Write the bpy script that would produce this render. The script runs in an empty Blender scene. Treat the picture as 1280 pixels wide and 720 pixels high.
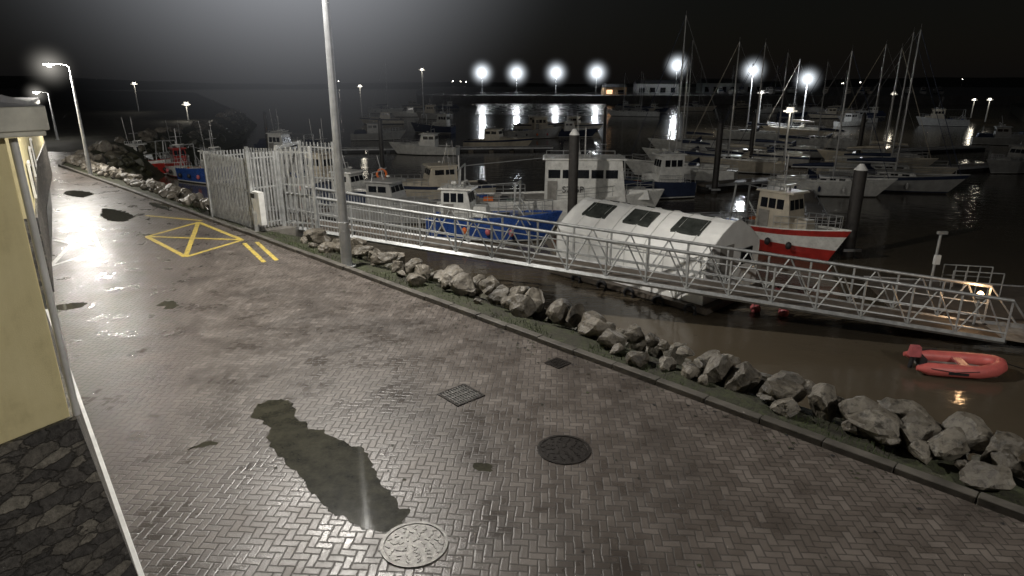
import bpy, bmesh, math, random
from mathutils import Vector, Matrix, noise
random.seed(11)
R=math.radians
scene=bpy.context.scene
WZ=-2.8   # water level

# ------------------------------------------------------------------ materials
def nt(name):
    m=bpy.data.materials.new(name); m.use_nodes=True
    t=m.node_tree; b=t.nodes['Principled BSDF']; return m,t,b
def N(t,kind,**kw):
    n=t.nodes.new(kind)
    for k,v in kw.items(): setattr(n,k,v)
    return n
def L(t,a,b): t.links.new(a,b)
def M_(t,op,a,b=None,c=None):
    n=t.nodes.new('ShaderNodeMath'); n.operation=op
    for i,x in enumerate((a,b,c)):
        if x is None: continue
        if isinstance(x,(int,float)): n.inputs[i].default_value=x
        else: t.links.new(x,n.inputs[i])
    return n.outputs[0]
def ramp(t,fac,stops):
    n=t.nodes.new('ShaderNodeValToRGB'); e=n.color_ramp.elements
    while len(e)<len(stops): e.new(0.5)
    for i,(p,c) in enumerate(stops):
        e[i].position=p; e[i].color=(c[0],c[1],c[2],1) if not isinstance(c,(int,float)) else (c,c,c,1)
    t.links.new(fac,n.inputs[0]); return n.outputs[0]
def noi(t,vec,scale,detail=4,rough=.55):
    n=t.nodes.new('ShaderNodeTexNoise'); n.inputs['Scale'].default_value=scale
    n.inputs['Detail'].default_value=detail; n.inputs['Roughness'].default_value=rough
    if vec is not None: t.links.new(vec,n.inputs['Vector'])
    return n.outputs['Fac']
def mixc(t,fac,a,b):
    n=t.nodes.new('ShaderNodeMix'); n.data_type='RGBA'
    if isinstance(fac,(int,float)): n.inputs[0].default_value=fac
    else: t.links.new(fac,n.inputs[0])
    for s,x in ((6,a),(7,b)):
        if isinstance(x,tuple): n.inputs[s].default_value=(x[0],x[1],x[2],1)
        else: t.links.new(x,n.inputs[s])
    return n.outputs[2]
def bump(t,b,h,strength=.3,dist=.02):
    n=t.nodes.new('ShaderNodeBump'); n.inputs['Strength'].default_value=strength
    n.inputs['Distance'].default_value=dist
    t.links.new(h,n.inputs['Height']); t.links.new(n.outputs[0],b.inputs['Normal']); return n
def coords(t,kind='Object'):
    return t.nodes.new('ShaderNodeTexCoord').outputs[kind]
def mat(name,col,rough=.5,metal=0.,ns=3.,amt=.35,bs=0.,bd=.01):
    m,t,b=nt(name); c=coords(t)
    f=noi(t,c,ns,5,.6)
    d=tuple(x*(1-amt) for x in col); h=tuple(min(1,x*(1+amt*.5)) for x in col)
    L(t,ramp(t,f,[(.3,d),(.7,h)]),b.inputs['Base Color'])
    f2=noi(t,c,ns*4,3)
    L(t,M_(t,'MULTIPLY_ADD',f2,.3,rough-.15),b.inputs['Roughness'])
    b.inputs['Metallic'].default_value=metal
    if bs: bump(t,b,f2,bs,bd)
    return m
def emis(name,col,s):
    m,t,b=nt(name)
    b.inputs['Base Color'].default_value=(.8,.8,.8,1)
    b.inputs['Emission Color'].default_value=(*col,1); b.inputs['Emission Strength'].default_value=s
    m.cycles.emission_sampling='NONE'
    return m
def painted_halo(name,col,s,pw):  # self-lit volume, stands in for lamp light scattered by drizzle
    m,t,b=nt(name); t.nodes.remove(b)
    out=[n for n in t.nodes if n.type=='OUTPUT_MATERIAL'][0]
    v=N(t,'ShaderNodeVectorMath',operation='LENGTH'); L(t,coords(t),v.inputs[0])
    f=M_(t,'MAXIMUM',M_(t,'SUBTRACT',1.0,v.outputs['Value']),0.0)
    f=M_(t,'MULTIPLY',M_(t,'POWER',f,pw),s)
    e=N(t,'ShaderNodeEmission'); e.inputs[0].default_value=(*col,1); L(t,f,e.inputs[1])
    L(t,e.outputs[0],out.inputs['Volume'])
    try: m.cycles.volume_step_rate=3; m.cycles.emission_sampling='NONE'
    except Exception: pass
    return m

# pavers : herringbone of 200x100 mm blocks, wet
def paver_mat(dark=1.0):
    m,t,b=nt('wet_block_paving'); c=coords(t)
    mp=N(t,'ShaderNodeMapping'); mp.inputs['Rotation'].default_value=(0,0,R(4)); mp.inputs['Scale'].default_value=(9.9,9.9,9.9)
    L(t,c,mp.inputs[0])
    wob=N(t,'ShaderNodeTexNoise'); wob.inputs['Scale'].default_value=.35; L(t,mp.outputs[0],wob.inputs['Vector'])
    vm=N(t,'ShaderNodeVectorMath',operation='MULTIPLY_ADD'); L(t,wob.outputs['Color'],vm.inputs[0]); vm.inputs[1].default_value=(.45,.45,0); L(t,mp.outputs[0],vm.inputs[2])
    s=N(t,'ShaderNodeSeparateXYZ'); L(t,vm.outputs[0],s.inputs[0]); x,y=s.outputs[0],s.outputs[1]
    i=M_(t,'FLOOR',x); j=M_(t,'FLOOR',y); fx=M_(t,'SUBTRACT',x,i); fy=M_(t,'SUBTRACT',y,j)
    k=M_(t,'FLOORED_MODULO',M_(t,'SUBTRACT',i,j),4.0)
    k=M_(t,'ROUND',k)
    h=M_(t,'LESS_THAN',k,1.5)             # horizontal?
    nh=M_(t,'SUBTRACT',1.0,h)
    k3=M_(t,'SUBTRACT',3.0,k)
    a=M_(t,'ADD',M_(t,'MULTIPLY',h,M_(t,'ADD',fx,k)),M_(t,'MULTIPLY',nh,M_(t,'ADD',fy,k3)))
    bb=M_(t,'ADD',M_(t,'MULTIPLY',h,fy),M_(t,'MULTIPLY',nh,fx))
    d=M_(t,'MINIMUM',M_(t,'MINIMUM',a,M_(t,'SUBTRACT',2.0,a)),M_(t,'MINIMUM',bb,M_(t,'SUBTRACT',1.0,bb)))
    ii=M_(t,'SUBTRACT',i,M_(t,'MULTIPLY',h,k)); jj=M_(t,'SUBTRACT',j,M_(t,'MULTIPLY',nh,k3))
    cb=N(t,'ShaderNodeCombineXYZ'); L(t,ii,cb.inputs[0]); L(t,jj,cb.inputs[1]); L(t,h,cb.inputs[2])
    wn=N(t,'ShaderNodeTexWhiteNoise'); L(t,cb.outputs[0],wn.inputs['Vector'])
    rnd=wn.outputs['Value']
    joint=N(t,'ShaderNodeMapRange'); joint.inputs[1].default_value=.01; joint.inputs[2].default_value=.15; L(t,d,joint.inputs[0]); jt=joint.outputs[0]
    big=noi(t,c,.35,5,.6); mid=noi(t,c,1.3,4,.55); fine=noi(t,c,60,3,.7)
    colb=ramp(t,rnd,[(0,(.104*dark,.088*dark,.077*dark)),(.5,(.124*dark,.106*dark,.094*dark)),(.85,(.142*dark,.122*dark,.108*dark)),(1,(.165*dark,.143*dark,.128*dark))])
    dirt=ramp(t,mid,[(.33,.72),(.6,1.05)])
    mul=N(t,'ShaderNodeMix',data_type='RGBA',blend_type='MULTIPLY'); mul.inputs[0].default_value=1; L(t,colb,mul.inputs[6]); L(t,dirt,mul.inputs[7])
    damp=ramp(t,big,[(.36,.6),(.5,1.0)])
    mul2=N(t,'ShaderNodeMix',data_type='RGBA',blend_type='MULTIPLY'); mul2.inputs[0].default_value=.9; L(t,mul.outputs[2],mul2.inputs[6]); L(t,damp,mul2.inputs[7])
    L(t,mixc(t,jt,(.042,.036,.031),mul2.outputs[2]),b.inputs['Base Color'])
    # roughness : wet film
    wet=ramp(t,mid,[(.35,.21),(.65,.42)])
    r=M_(t,'ADD',M_(t,'MULTIPLY_ADD',rnd,.10,wet),M_(t,'MULTIPLY',M_(t,'SUBTRACT',1.0,jt),.2))
    L(t,r,b.inputs['Roughness'])
    hh=M_(t,'ADD',M_(t,'ADD',M_(t,'MULTIPLY',jt,.7),M_(t,'MULTIPLY',rnd,.3)),M_(t,'MULTIPLY',fine,.6))
    bump(t,b,hh,.5,.008)
    return m

def water_mat():
    m,t,b=nt('muddy_harbour_water'); c=coords(t)
    mp=N(t,'ShaderNodeMapping'); mp.inputs['Scale'].default_value=(1,1.6,1); mp.inputs['Rotation'].default_value=(0,0,R(-30)); L(t,c,mp.inputs[0])
    f=noi(t,c,.05,4); L(t,ramp(t,f,[(.3,(.072,.058,.040)),(.7,(.100,.081,.057))]),b.inputs['Base Color'])
    b.inputs['Roughness'].default_value=.10; b.inputs['IOR'].default_value=1.33
    n1=noi(t,mp.outputs[0],.9,3,.5); n2=noi(t,mp.outputs[0],4.5,3,.55); n3=noi(t,c,.12,2)
    bump(t,b,M_(t,'MULTIPLY',M_(t,'ADD',n1,M_(t,'MULTIPLY',n2,.3)),M_(t,'MULTIPLY_ADD',n3,1.6,.2)),.32,.07)
    return m

def rock_mat():
    m,t,b=nt('limestone_boulder'); c=coords(t)
    f=noi(t,c,1.2,6,.65); g=noi(t,c,9,6,.7)
    base=ramp(t,f,[(.3,(.045,.039,.030)),(.5,(.140,.124,.100)),(.72,(.26,.238,.20))])
    cr=ramp(t,g,[(.36,.25),(.5,1.0)])
    mul=N(t,'ShaderNodeMix',data_type='RGBA',blend_type='MULTIPLY'); mul.inputs[0].default_value=.9; L(t,base,mul.inputs[6]); L(t,cr,mul.inputs[7])
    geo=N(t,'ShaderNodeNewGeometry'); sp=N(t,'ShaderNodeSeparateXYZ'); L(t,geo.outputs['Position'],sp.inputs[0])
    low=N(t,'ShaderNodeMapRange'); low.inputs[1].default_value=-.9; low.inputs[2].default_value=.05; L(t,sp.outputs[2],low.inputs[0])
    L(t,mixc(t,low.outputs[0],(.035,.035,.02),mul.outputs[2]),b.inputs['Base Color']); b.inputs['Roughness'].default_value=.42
    bump(t,b,g,.8,.04); return m

def stone_mat():
    m,t,b=nt('slate_rubble_masonry'); c=coords(t)
    mp=N(t,'ShaderNodeMapping'); mp.inputs['Scale'].default_value=(4.4,4.4,8.5); L(t,c,mp.inputs[0])
    wob=N(t,'ShaderNodeTexNoise'); wob.inputs['Scale'].default_value=3; L(t,mp.outputs[0],wob.inputs['Vector'])
    vm=N(t,'ShaderNodeVectorMath',operation='MULTIPLY_ADD'); L(t,wob.outputs['Color'],vm.inputs[0]); vm.inputs[1].default_value=(.4,.4,.4); L(t,mp.outputs[0],vm.inputs[2])
    v=N(t,'ShaderNodeTexVoronoi'); v.inputs['Scale'].default_value=1; v.inputs['Randomness'].default_value=.85; L(t,vm.outputs[0],v.inputs['Vector'])
    v2=N(t,'ShaderNodeTexVoronoi'); v2.feature='DISTANCE_TO_EDGE'; v2.inputs['Scale'].default_value=1; v2.inputs['Randomness'].default_value=.85; L(t,vm.outputs[0],v2.inputs['Vector'])
    s=N(t,'ShaderNodeSeparateColor'); L(t,v.outputs['Color'],s.inputs[0])
    g=noi(t,c,16,6,.75)
    base=ramp(t,s.outputs[0],[(0,(.07,.066,.063)),(.4,(.11,.103,.096)),(.8,(.18,.165,.142)),(1,(.28,.26,.22))])
    gg=ramp(t,g,[(.32,.35),(.68,1.5)])
    mul=N(t,'ShaderNodeMix',data_type='RGBA',blend_type='MULTIPLY'); mul.inputs[0].default_value=1; L(t,base,mul.inputs[6]); L(t,gg,mul.inputs[7])
    e=ramp(t,v2.outputs['Distance'],[(0,0.),(.05,1.)])
    L(t,mixc(t,e,(.05,.046,.041),mul.outputs[2]),b.inputs['Base Color']); b.inputs['Roughness'].default_value=.5
    bump(t,b,M_(t,'ADD',M_(t,'MULTIPLY',e,.35),g),1,.03); return m

def soil_mat():
    m,t,b=nt('mossy_soil'); c=coords(t)
    f=noi(t,c,1.3,6,.7); g=noi(t,c,14,5,.7)
    L(t,mixc(t,ramp(t,g,[(.4,0.),(.6,.8)]),ramp(t,f,[(.35,(.035,.03,.022)),(.55,(.045,.055,.02)),(.7,(.06,.052,.038))]),(.02,.018,.014)),b.inputs['Base Color'])
    b.inputs['Roughness'].default_value=.8; bump(t,b,g,.8,.04); return m

def render_mat():
    m,t,b=nt('cream_yellow_render'); c=coords(t)
    mp=N(t,'ShaderNodeMapping'); mp.inputs['Scale'].default_value=(5,5,.5); L(t,c,mp.inputs[0])
    f=noi(t,mp.outputs[0],1.0,6,.65); g=noi(t,c,120,3,.6); h=noi(t,c,2.2,5,.65)
    f=M_(t,'MULTIPLY_ADD',h,.6,M_(t,'MULTIPLY',f,.4))
    L(t,ramp(t,f,[(.36,(.58,.50,.27)),(.5,(.74,.65,.37)),(.65,(.80,.71,.42))]),b.inputs['Base Color'])
    b.inputs['Roughness'].default_value=.7; bump(t,b,g,.35,.006); return m

def paint_mark(name,col):
    m,t,b=nt(name); c=coords(t)
    f=noi(t,c,9,6,.75); g=noi(t,c,1.5,3)
    L(t,mixc(t,ramp(t,M_(t,'ADD',f,M_(t,'MULTIPLY',g,.25)),[(.55,0.),(.78,.85)]),col,(.13,.11,.09)),b.inputs['Base Color'])
    b.inputs['Roughness'].default_value=.4; bump(t,b,f,.3,.004); return m

PAV=paver_mat(); PAVD=paver_mat(.62); WAT=water_mat(); ROCK=rock_mat(); STONE=stone_mat(); SOIL=soil_mat(); YEL=render_mat()
GALV=mat('galvanised_steel',(.44,.45,.45),.45,.5,5,.35,.1,.003)
GALVD=mat('grey_steel_post',(.42,.43,.44),.45,.3,4,.25)
DARK=mat('dark_rubber',(.02,.02,.022),.6)
PILE=mat('tarred_pile',(.035,.032,.03),.55,0,4,.5,.4,.02)
WHITE=mat('white_gelcoat',(.66,.66,.63),.3,0,2.5,.25)
CREAM=mat('cream_gelcoat',(.52,.47,.38),.35,0,2.5,.25)
WPAINT=mat('white_paint',(.72,.72,.70),.5,0,4,.2)
GREYP=mat('grey_gelcoat',(.34,.34,.33),.35,0,2.5,.25)
BLUE=mat('blue_hull_paint',(.025,.07,.26),.3,0,3,.35)
NAVY=mat('navy_canvas',(.015,.025,.06),.7,0,4,.3)
RED=mat('red_hull_paint',(.34,.028,.022),.35,0,3,.35)
GREEN=mat('green_paint',(.02,.07,.045),.4)
GLASS=mat('cabin_glass',(.012,.014,.018),.12,0,1,.2)
ALU=mat('mast_aluminium',(.42,.42,.42),.4,.4,3,.2)
TEAK=mat('teak_deck',(.20,.14,.08),.6,0,6,.3)
DECKG=mat('grey_deck',(.26,.25,.23),.6,0,5,.3)
CONC=mat('wet_concrete',(.16,.15,.135),.45,0,2.5,.4,.4,.01)
KERB=mat('kerb_concrete',(.10,.092,.08),.55,0,2.2,.5,.5,.015)
PONT=mat('pontoon_decking',(.11,.092,.075),.55,0,3,.4,.3,.01)
TARP=mat('white_pvc_sheet',(.84,.84,.82),.42,0,1.5,.14,.3,.03)
ROOFL=mat('rooflight_glazing',(.05,.055,.05),.2,0,3,.5)
IRON=mat('cast_iron',(.035,.03,.027),.4,.4,14,.4,.5,.01)
DINGY=mat('inflatable_fabric',(.62,.14,.125),.45,0,4,.2)
PINK=mat('buoy_plastic',(.5,.13,.14),.4,0,4,.3)
ORANGE=mat('life_ring_orange',(.7,.16,.03),.4)
ROOFM=mat('dark_slate_roof',(.04,.04,.042),.4,0,5,.4,.4,.02)
FASC=mat('white_fascia',(.55,.54,.47),.45,0,4,.35)
LAND=mat('rough_ground',(.04,.04,.032),.8,0,.3,.5,.5,.05)
QUAY=mat('quay_concrete',(.14,.135,.13),.5,0,.3,.4)
MUD=mat('wet_mud',(.24,.225,.205),.27,0,.15,.45,.3,.12)
YMARK=paint_mark('yellow_road_paint',(.66,.50,.09)); WMARK=paint_mark('white_road_paint',(.62,.62,.6))
PUD,_t,_b=nt('puddle_water'); _c=coords(_t); _f=noi(_t,_c,7,5,.7); _g=noi(_t,_c,3,6,.75)
L(_t,ramp(_t,_g,[(.35,(.028,.027,.019)),(.65,(.078,.074,.053))]),_b.inputs['Base Color']); L(_t,M_(_t,'MULTIPLY_ADD',_f,.10,.02),_b.inputs['Roughness']); bump(_t,_b,_f,.05,.003)
GRASS=mat('grass_blades',(.05,.075,.022),.6,0,3,.5)
LENS=emis('lamp_lens',(1,.96,.88),60)
LENSC=emis('flood_lens',(.92,.96,1),60)
LENSW=emis('warm_lamp_lens',(1,.62,.3),25)
SMALL=emis('distant_lamp_lens',(1,.93,.8),20)

# ------------------------------------------------------------------ mesh builder
class MB:
    def __init__(s): s.v=[];s.f=[];s.m=[];s.sm=[];s.mats=[]
    def mi(s,m):
        if m not in s.mats: s.mats.append(m)
        return s.mats.index(m)
    def add(s,vs,fs,m,smooth=False,X=None):
        o=len(s.v); k=s.mi(m)
        for p in vs:
            p=Vector(p); s.v.append(X@p if X else p)
        for f in fs: s.f.append([o+i for i in f]); s.m.append(k); s.sm.append(smooth)
    def box(s,c,d,m,rz=0,X=None,taper=1.0,shift=(0,0)):
        hx,hy,hz=d[0]/2,d[1]/2,d[2]/2; vs=[]
        for z,k,sx,sy in ((-hz,1,0,0),(hz,taper,shift[0],shift[1])):
            for x,y in ((-hx,-hy),(hx,-hy),(hx,hy),(-hx,hy)): vs.append((x*k+sx,y*k+sy,z))
        T=Matrix.Translation(c)@Matrix.Rotation(rz,4,'Z')
        vs=[T@Vector(p) for p in vs]
        s.add(vs,[(0,3,2,1),(4,5,6,7),(0,1,5,4),(1,2,6,5),(2,3,7,6),(3,0,4,7)],m,False,X)
    def cyl(s,a,b,r,m,r2=None,n=8,X=None):
        a=Vector(a);b=Vector(b); r2=r if r2 is None else r2
        d=(b-a); 
        if d.length<1e-6: return
        d.normalize(); u=d.orthogonal().normalized(); w=d.cross(u); vs=[]
        for p,rr in ((a,r),(b,r2)):
            for i in range(n):
                an=2*math.pi*(i+.5)/n; vs.append(p+u*rr*math.cos(an)+w*rr*math.sin(an))
        s.add(vs,[(i,(i+1)%n,n+(i+1)%n,n+i) for i in range(n)],m,n>6,X)
        s.add(vs,[tuple(range(n))[::-1],tuple(range(n,2*n))],m,False,X)
    def tube(s,pts,r,m,n=10,closed=False,X=None,rs=None):
        P=[Vector(p) for p in pts]; k=len(P); vs=[]
        for i in range(k):
            a=P[(i-1)%k] if (closed or i>0) else P[i]; b=P[(i+1)%k] if (closed or i<k-1) else P[i]
            d=(b-a).normalized(); up=Vector((0,0,1)); 
            if abs(d.z)>.9: up=Vector((1,0,0))
            u=d.cross(up).normalized(); w=u.cross(d); rr=rs[i] if rs else r
            for j in range(n):
                an=2*math.pi*j/n; vs.append(P[i]+u*rr*math.cos(an)+w*rr*math.sin(an))
        fs=[]
        for i in range(k if closed else k-1):
            for j in range(n): fs.append((i*n+j,i*n+(j+1)%n,((i+1)%k)*n+(j+1)%n,((i+1)%k)*n+j))
        s.add(vs,fs,m,True,X)
        if not closed: s.add(vs,[tuple(range(n)),tuple(range((k-1)*n,k*n))[::-1]],m,False,X)
    def sphere(s,c,r,m,n=12,sz=1,X=None):
        vs=[];fs=[];c=Vector(c)
        for i in range(n//2+1):
            th=math.pi*i/(n//2)
            for j in range(n): 
                ph=2*math.pi*j/n; vs.append(c+Vector((r*math.sin(th)*math.cos(ph),r*math.sin(th)*math.sin(ph),r*sz*math.cos(th))))
        for i in range(n//2):
            for j in range(n): fs.append((i*n+j,(i+1)*n+j,(i+1)*n+(j+1)%n,i*n+(j+1)%n))
        s.add(vs,fs,m,True,X)
    def poly(s,pts,m,X=None): s.add(pts,[tuple(range(len(pts)))],m,False,X)
    def prism(s,pts,z0,z1,m):
        n=len(pts); vs=[(p[0],p[1],z0) for p in pts]+[(p[0],p[1],z1) for p in pts]
        s.add(vs,[tuple(range(n))[::-1],tuple(range(n,2*n))]+[(i,(i+1)%n,n+(i+1)%n,n+i) for i in range(n)],m)
    def mesh(s,name):
        me=bpy.data.meshes.new(name); me.from_pydata([tuple(p) for p in s.v],[],s.f)
        for m in s.mats: me.materials.append(m)
        me.polygons.foreach_set('material_index',s.m); me.polygons.foreach_set('use_smooth',s.sm)
        me.update(); return me
    def make(s,name,loc=(0,0,0),rz=0,parent=None,bevel=0):
        return place(s.mesh(name),name,loc,rz,parent,bevel)
def place(me,name,loc=(0,0,0),rz=0,parent=None,bevel=0,sc=1):
    o=bpy.data.objects.new(name,me); scene.collection.objects.link(o); o.location=loc; o.rotation_euler=(0,0,rz); o.scale=(sc,sc,sc)
    if parent: o.parent=parent
    if bevel:
        bm=o.modifiers.new('bevel','BEVEL'); bm.width=bevel; bm.segments=2; bm.limit_method='ANGLE'
    return o
def empty(name,loc=(0,0,0)):
    o=bpy.data.objects.new(name,None); scene.collection.objects.link(o); o.location=loc; return o
def plight(name,loc,P,col,rad,parent=None):
    l=bpy.data.lights.new(name,'POINT'); l.energy=P; l.color=col; l.shadow_soft_size=rad
    o=bpy.data.objects.new(name,l); scene.collection.objects.link(o); o.location=loc
    if parent: o.parent=parent
    return o
def painted_halo_ball(loc,rad,m,parent):  # added emissive ball that paints the glow round a lamp
    b=MB(); b.sphere((0,0,0),1,m,24); o=b.make('painted_lamp_halo',loc,0,parent); o.scale=(rad,rad,rad); return o

# ------------------------------------------------------------------ terrain, water, path
k=.70711
shore=[(75,-62.3),(30,-17.3),(6.5,6.2),(-8,20.7),(-20,32.6),(-29,41.5),(-34,51),(-38,66),(-42,90),(-55,130),(-90,200),(-200,420),(-700,900)]
def nrm(i):
    a=Vector(shore[max(0,i-1)]);b=Vector(shore[min(len(shore)-1,i+1)]); d=(b-a).normalized(); return Vector((d.y,-d.x))
norms=[nrm(i) for i in range(len(shore))]
def sh(i,q): p=Vector(shore[i])+norms[i]*q; return (p.x,p.y)

b=MB(); S=4000
b.poly([(-S,-200,WZ),(S,-200,WZ),(S,S,WZ),(-S,S,WZ)],WAT); b.make('harbour_water')
b=MB()
pts=[sh(i,.05) for i in range(len(shore))]+[(-3500,1500),(-3500,-600),(75,-600)]
b.poly([(p[0],p[1],-.02) for p in pts],LAND)
b.make('ground')
# embankment loft
b=MB(); prof=[(.05,-.021),(.3,.0),(.8,-.02),(1.7,-.35),(3.2,-1.5),(5.2,-3.4)]
for i in range(len(shore)-1):
    a=Vector(shore[i]);c=Vector(shore[i+1]); n=max(1,min(30,int((c-a).length/1.2)))
    vs=[]
    for s_ in range(n+1):
        f=s_/n; p=a.lerp(c,f); nn=norms[i].lerp(norms[i+1],f)
        for q,z in prof:
            w=p+nn*q; vs.append((w.x,w.y,z+(noise.noise((w.x*1.5,w.y*1.5,0))*.09 if q>.1 else 0)))
    m=len(prof)
    b.add(vs,[(r*m+j,r*m+j+1,(r+1)*m+j+1,(r+1)*m+j) for r in range(n) for j in range(m-1)],SOIL,True)
b.make('embankment')
# paved path
pave=[(70,-57.4),(6.5,6.1),(-8,20.6),(-20,32.5),(-29,41.3),(-33.5,50.5),(-36,50.5),(-27,37.5),(-19.5,26.9),(-11.5,15.2),(-10.7,13.9),(-3,4.0),(8,-10),(30,-57)]
b=MB(); b.poly([(p[0],p[1],0) for p in pave],PAV); b.make('block_paved_quay_path')
# kerb
b=MB(); kp=[Vector(p) for p in shore[:7]]
for i in range(len(kp)-1):
    a,c=kp[i],kp[i+1]; d=(c-a); n=int(d.length/.915); dn=d/n
    for q in range(n):
        p=a+dn*q; e=a+dn*(q+.985); mid=(p+e)/2; ang=math.atan2(d.y,d.x)
        if mid.length>60: continue
        o=Vector((d.y,-d.x)).normalized()*(.0+random.uniform(-.012,.012))
        b.box((mid.x+o.x,mid.y+o.y,.035+random.uniform(-.01,.01)),(dn.length*.985,.17,.14),KERB,ang+random.uniform(-.006,.006))
b.make('kerb_edging',bevel=.012)

# ------------------------------------------------------------------ rocks
def ico(sub):
    bm=bmesh.new(); bmesh.ops.create_icosphere(bm,subdivisions=sub,radius=1)
    v=[x.co.copy() for x in bm.verts]; f=[tuple(q.index for q in x.verts) for x in bm.faces]; bm.free(); return v,f
I3=ico(3); I2=ico(2)
def rock(b,c,r,hi=True):
    V,F=I3 if hi else I2
    off=Vector((random.uniform(-50,50),random.uniform(-50,50),random.uniform(-50,50)))
    pl=[(Vector((random.gauss(0,1),random.gauss(0,1),random.gauss(0,1))).normalized(),random.uniform(.42,.8)) for _ in range(9)]
    sc=Vector((random.uniform(.85,1.35),random.uniform(.75,1.1),random.uniform(.7,1.0)))
    rot=Matrix.Rotation(random.uniform(0,6.28),3,'Z')@Matrix.Rotation(random.uniform(-.4,.4),3,'X')
    vs=[]
    for p in V:
        q=p.copy()
        for n,d in pl:
            t_=q.dot(n)
            if t_>d: q=q-n*(t_-d)*.93
        q=q*(1+.16*noise.noise(p*1.4+off)+.11*noise.noise(p*3.5+off)+(.08*noise.noise(p*8+off) if hi else 0))
        q=Vector((q.x*sc.x,q.y*sc.y,q.z*sc.z))
        vs.append(rot@q*r*1.25+Vector(c))
    b.add(vs,F,ROCK,False)
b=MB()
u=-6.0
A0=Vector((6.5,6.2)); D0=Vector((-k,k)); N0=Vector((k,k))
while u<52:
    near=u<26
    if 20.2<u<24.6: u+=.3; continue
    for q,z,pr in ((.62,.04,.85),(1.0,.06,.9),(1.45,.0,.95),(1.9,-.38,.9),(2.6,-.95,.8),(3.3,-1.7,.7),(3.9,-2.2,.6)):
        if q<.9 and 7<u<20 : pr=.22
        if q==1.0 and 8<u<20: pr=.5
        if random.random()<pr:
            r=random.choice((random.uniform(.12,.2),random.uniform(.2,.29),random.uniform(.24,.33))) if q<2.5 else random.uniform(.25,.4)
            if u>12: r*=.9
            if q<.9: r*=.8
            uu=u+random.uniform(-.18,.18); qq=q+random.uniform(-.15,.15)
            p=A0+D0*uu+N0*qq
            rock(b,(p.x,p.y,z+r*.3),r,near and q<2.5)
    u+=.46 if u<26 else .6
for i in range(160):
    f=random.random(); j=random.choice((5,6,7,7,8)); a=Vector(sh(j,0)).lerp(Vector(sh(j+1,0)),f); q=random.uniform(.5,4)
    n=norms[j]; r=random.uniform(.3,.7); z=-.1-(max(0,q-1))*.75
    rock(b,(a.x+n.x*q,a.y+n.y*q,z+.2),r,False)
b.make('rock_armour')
# grass
b=MB()
for i in range(3600):
    uu=random.uniform(2,30); q=abs(random.gauss(.33,.25))+.12
    if noise.noise((uu*.8,q*2,3))<-.08: continue
    p=A0+D0*uu+N0*q; h=random.uniform(.03,.11); an=random.uniform(0,6.28); dx,dy=math.cos(an)*.008,math.sin(an)*.008
    l=Vector((random.uniform(-.04,.04),random.uniform(-.04,.04)))
    b.add([(p.x-dx,p.y-dy,-.01),(p.x+dx,p.y+dy,-.01),(p.x+l.x,p.y+l.y,h)],[(0,1,2)],GRASS)
b.make('grass_verge')
b=MB()
for i in range(700):
    uu=random.uniform(-3,30); q=-abs(random.gauss(0,.35))-.1 if random.random()<.75 else -random.uniform(0,6)
    p=A0+D0*uu+N0*q; r=random.uniform(.008,.03); a=random.uniform(0,6.28)
    b.add([(p.x+r*math.cos(a+j*1.26)*random.uniform(.5,1.4),p.y+r*math.sin(a+j*1.26)*random.uniform(.5,1.4),.008+.004*random.random()) for j in range(5)],[(0,1,2,3,4)],random.choice((DARK,SOIL,SOIL)))
b.make('leaf_litter')

# ------------------------------------------------------------------ markings, puddles, ironwork
def strip(b,p,q,w,m,z=.004):
    p=Vector(p);q=Vector(q);d=(q-p).normalized();n=Vector((-d.y,d.x))*w/2
    b.poly([(p.x-n.x,p.y-n.y,z),(q.x-n.x,q.y-n.y,z),(q.x+n.x,q.y+n.y,z),(p.x+n.x,p.y+n.y,z)],m)
b=MB(); A,B_,C,D_=(-12.56,21.5),(-11.9,23.9),(-9.07,21.0),(-9.91,18.8)
for z,(p,q) in zip((.004,.008,.004,.008,.012,.016,.006),((A,B_),(B_,C),(C,D_),(D_,A),(A,C),(B_,D_),((-14.6,25.2),(-11.9,24.2)))): strip(b,p,q,.15,YMARK,z)
b.make('yellow_box_marking')
b=MB(); strip(b,(-8.83,20.55),(-7.3,18.2),.13,YMARK); strip(b,(-8.5,20.75),(-7.0,18.4),.13,YMARK); b.make('double_yellow_lines')
b=MB(); A,B_,C,D_=(-17.6,26.0),(-12.98,19.6),(-13.2,17.9),(-18.6,25.6)
for z,(p,q) in zip((.004,.008,.004,.012,.016),((A,B_),(B_,(-13.3,17.6)),((-15.6,20.9),(-13.3,17.6)),((-15.6,23.1),(-13.3,17.8)),((-15.4,21),(-12.98,19.6)))): strip(b,p,q,.13,WMARK,z)
b.make('white_box_marking')

def blob(pts,name,jit=.03,z=.004,m=PUD):
    P=[Vector(p) for p in pts]; n=len(P); out=[]
    for i in range(n):
        p0,p1,p2,p3=P[i-1],P[i],P[(i+1)%n],P[(i+2)%n]
        for s_ in range(8):
            t=s_/8
            q=.5*((2*p1)+(p2-p0)*t+(2*p0-5*p1+4*p2-p3)*t*t+(3*p1-p0-3*p2+p3)*t**3)
            q=q+Vector((noise.noise((q.x*7,q.y*7,1)),noise.noise((q.x*7,q.y*7,9))))*jit+Vector((noise.noise((q.x*19,q.y*19,1)),noise.noise((q.x*19,q.y*19,9))))*jit*.4
            out.append((q.x,q.y,z))
    b=MB(); b.poly(out,m); b.make(name)
blob([(-4.14,9.45),(-3.72,9.55),(-3.30,8.88),(-2.78,8.45),(-2.17,8.05),(-1.84,7.45),(-1.52,6.95),(-1.28,6.64),(-1.42,6.30),(-1.78,6.34),(-2.14,6.58),(-2.58,7.07),(-3.06,7.63),(-3.50,8.15),(-3.76,8.76),(-4.12,9.0)],'puddle',.09)
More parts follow.
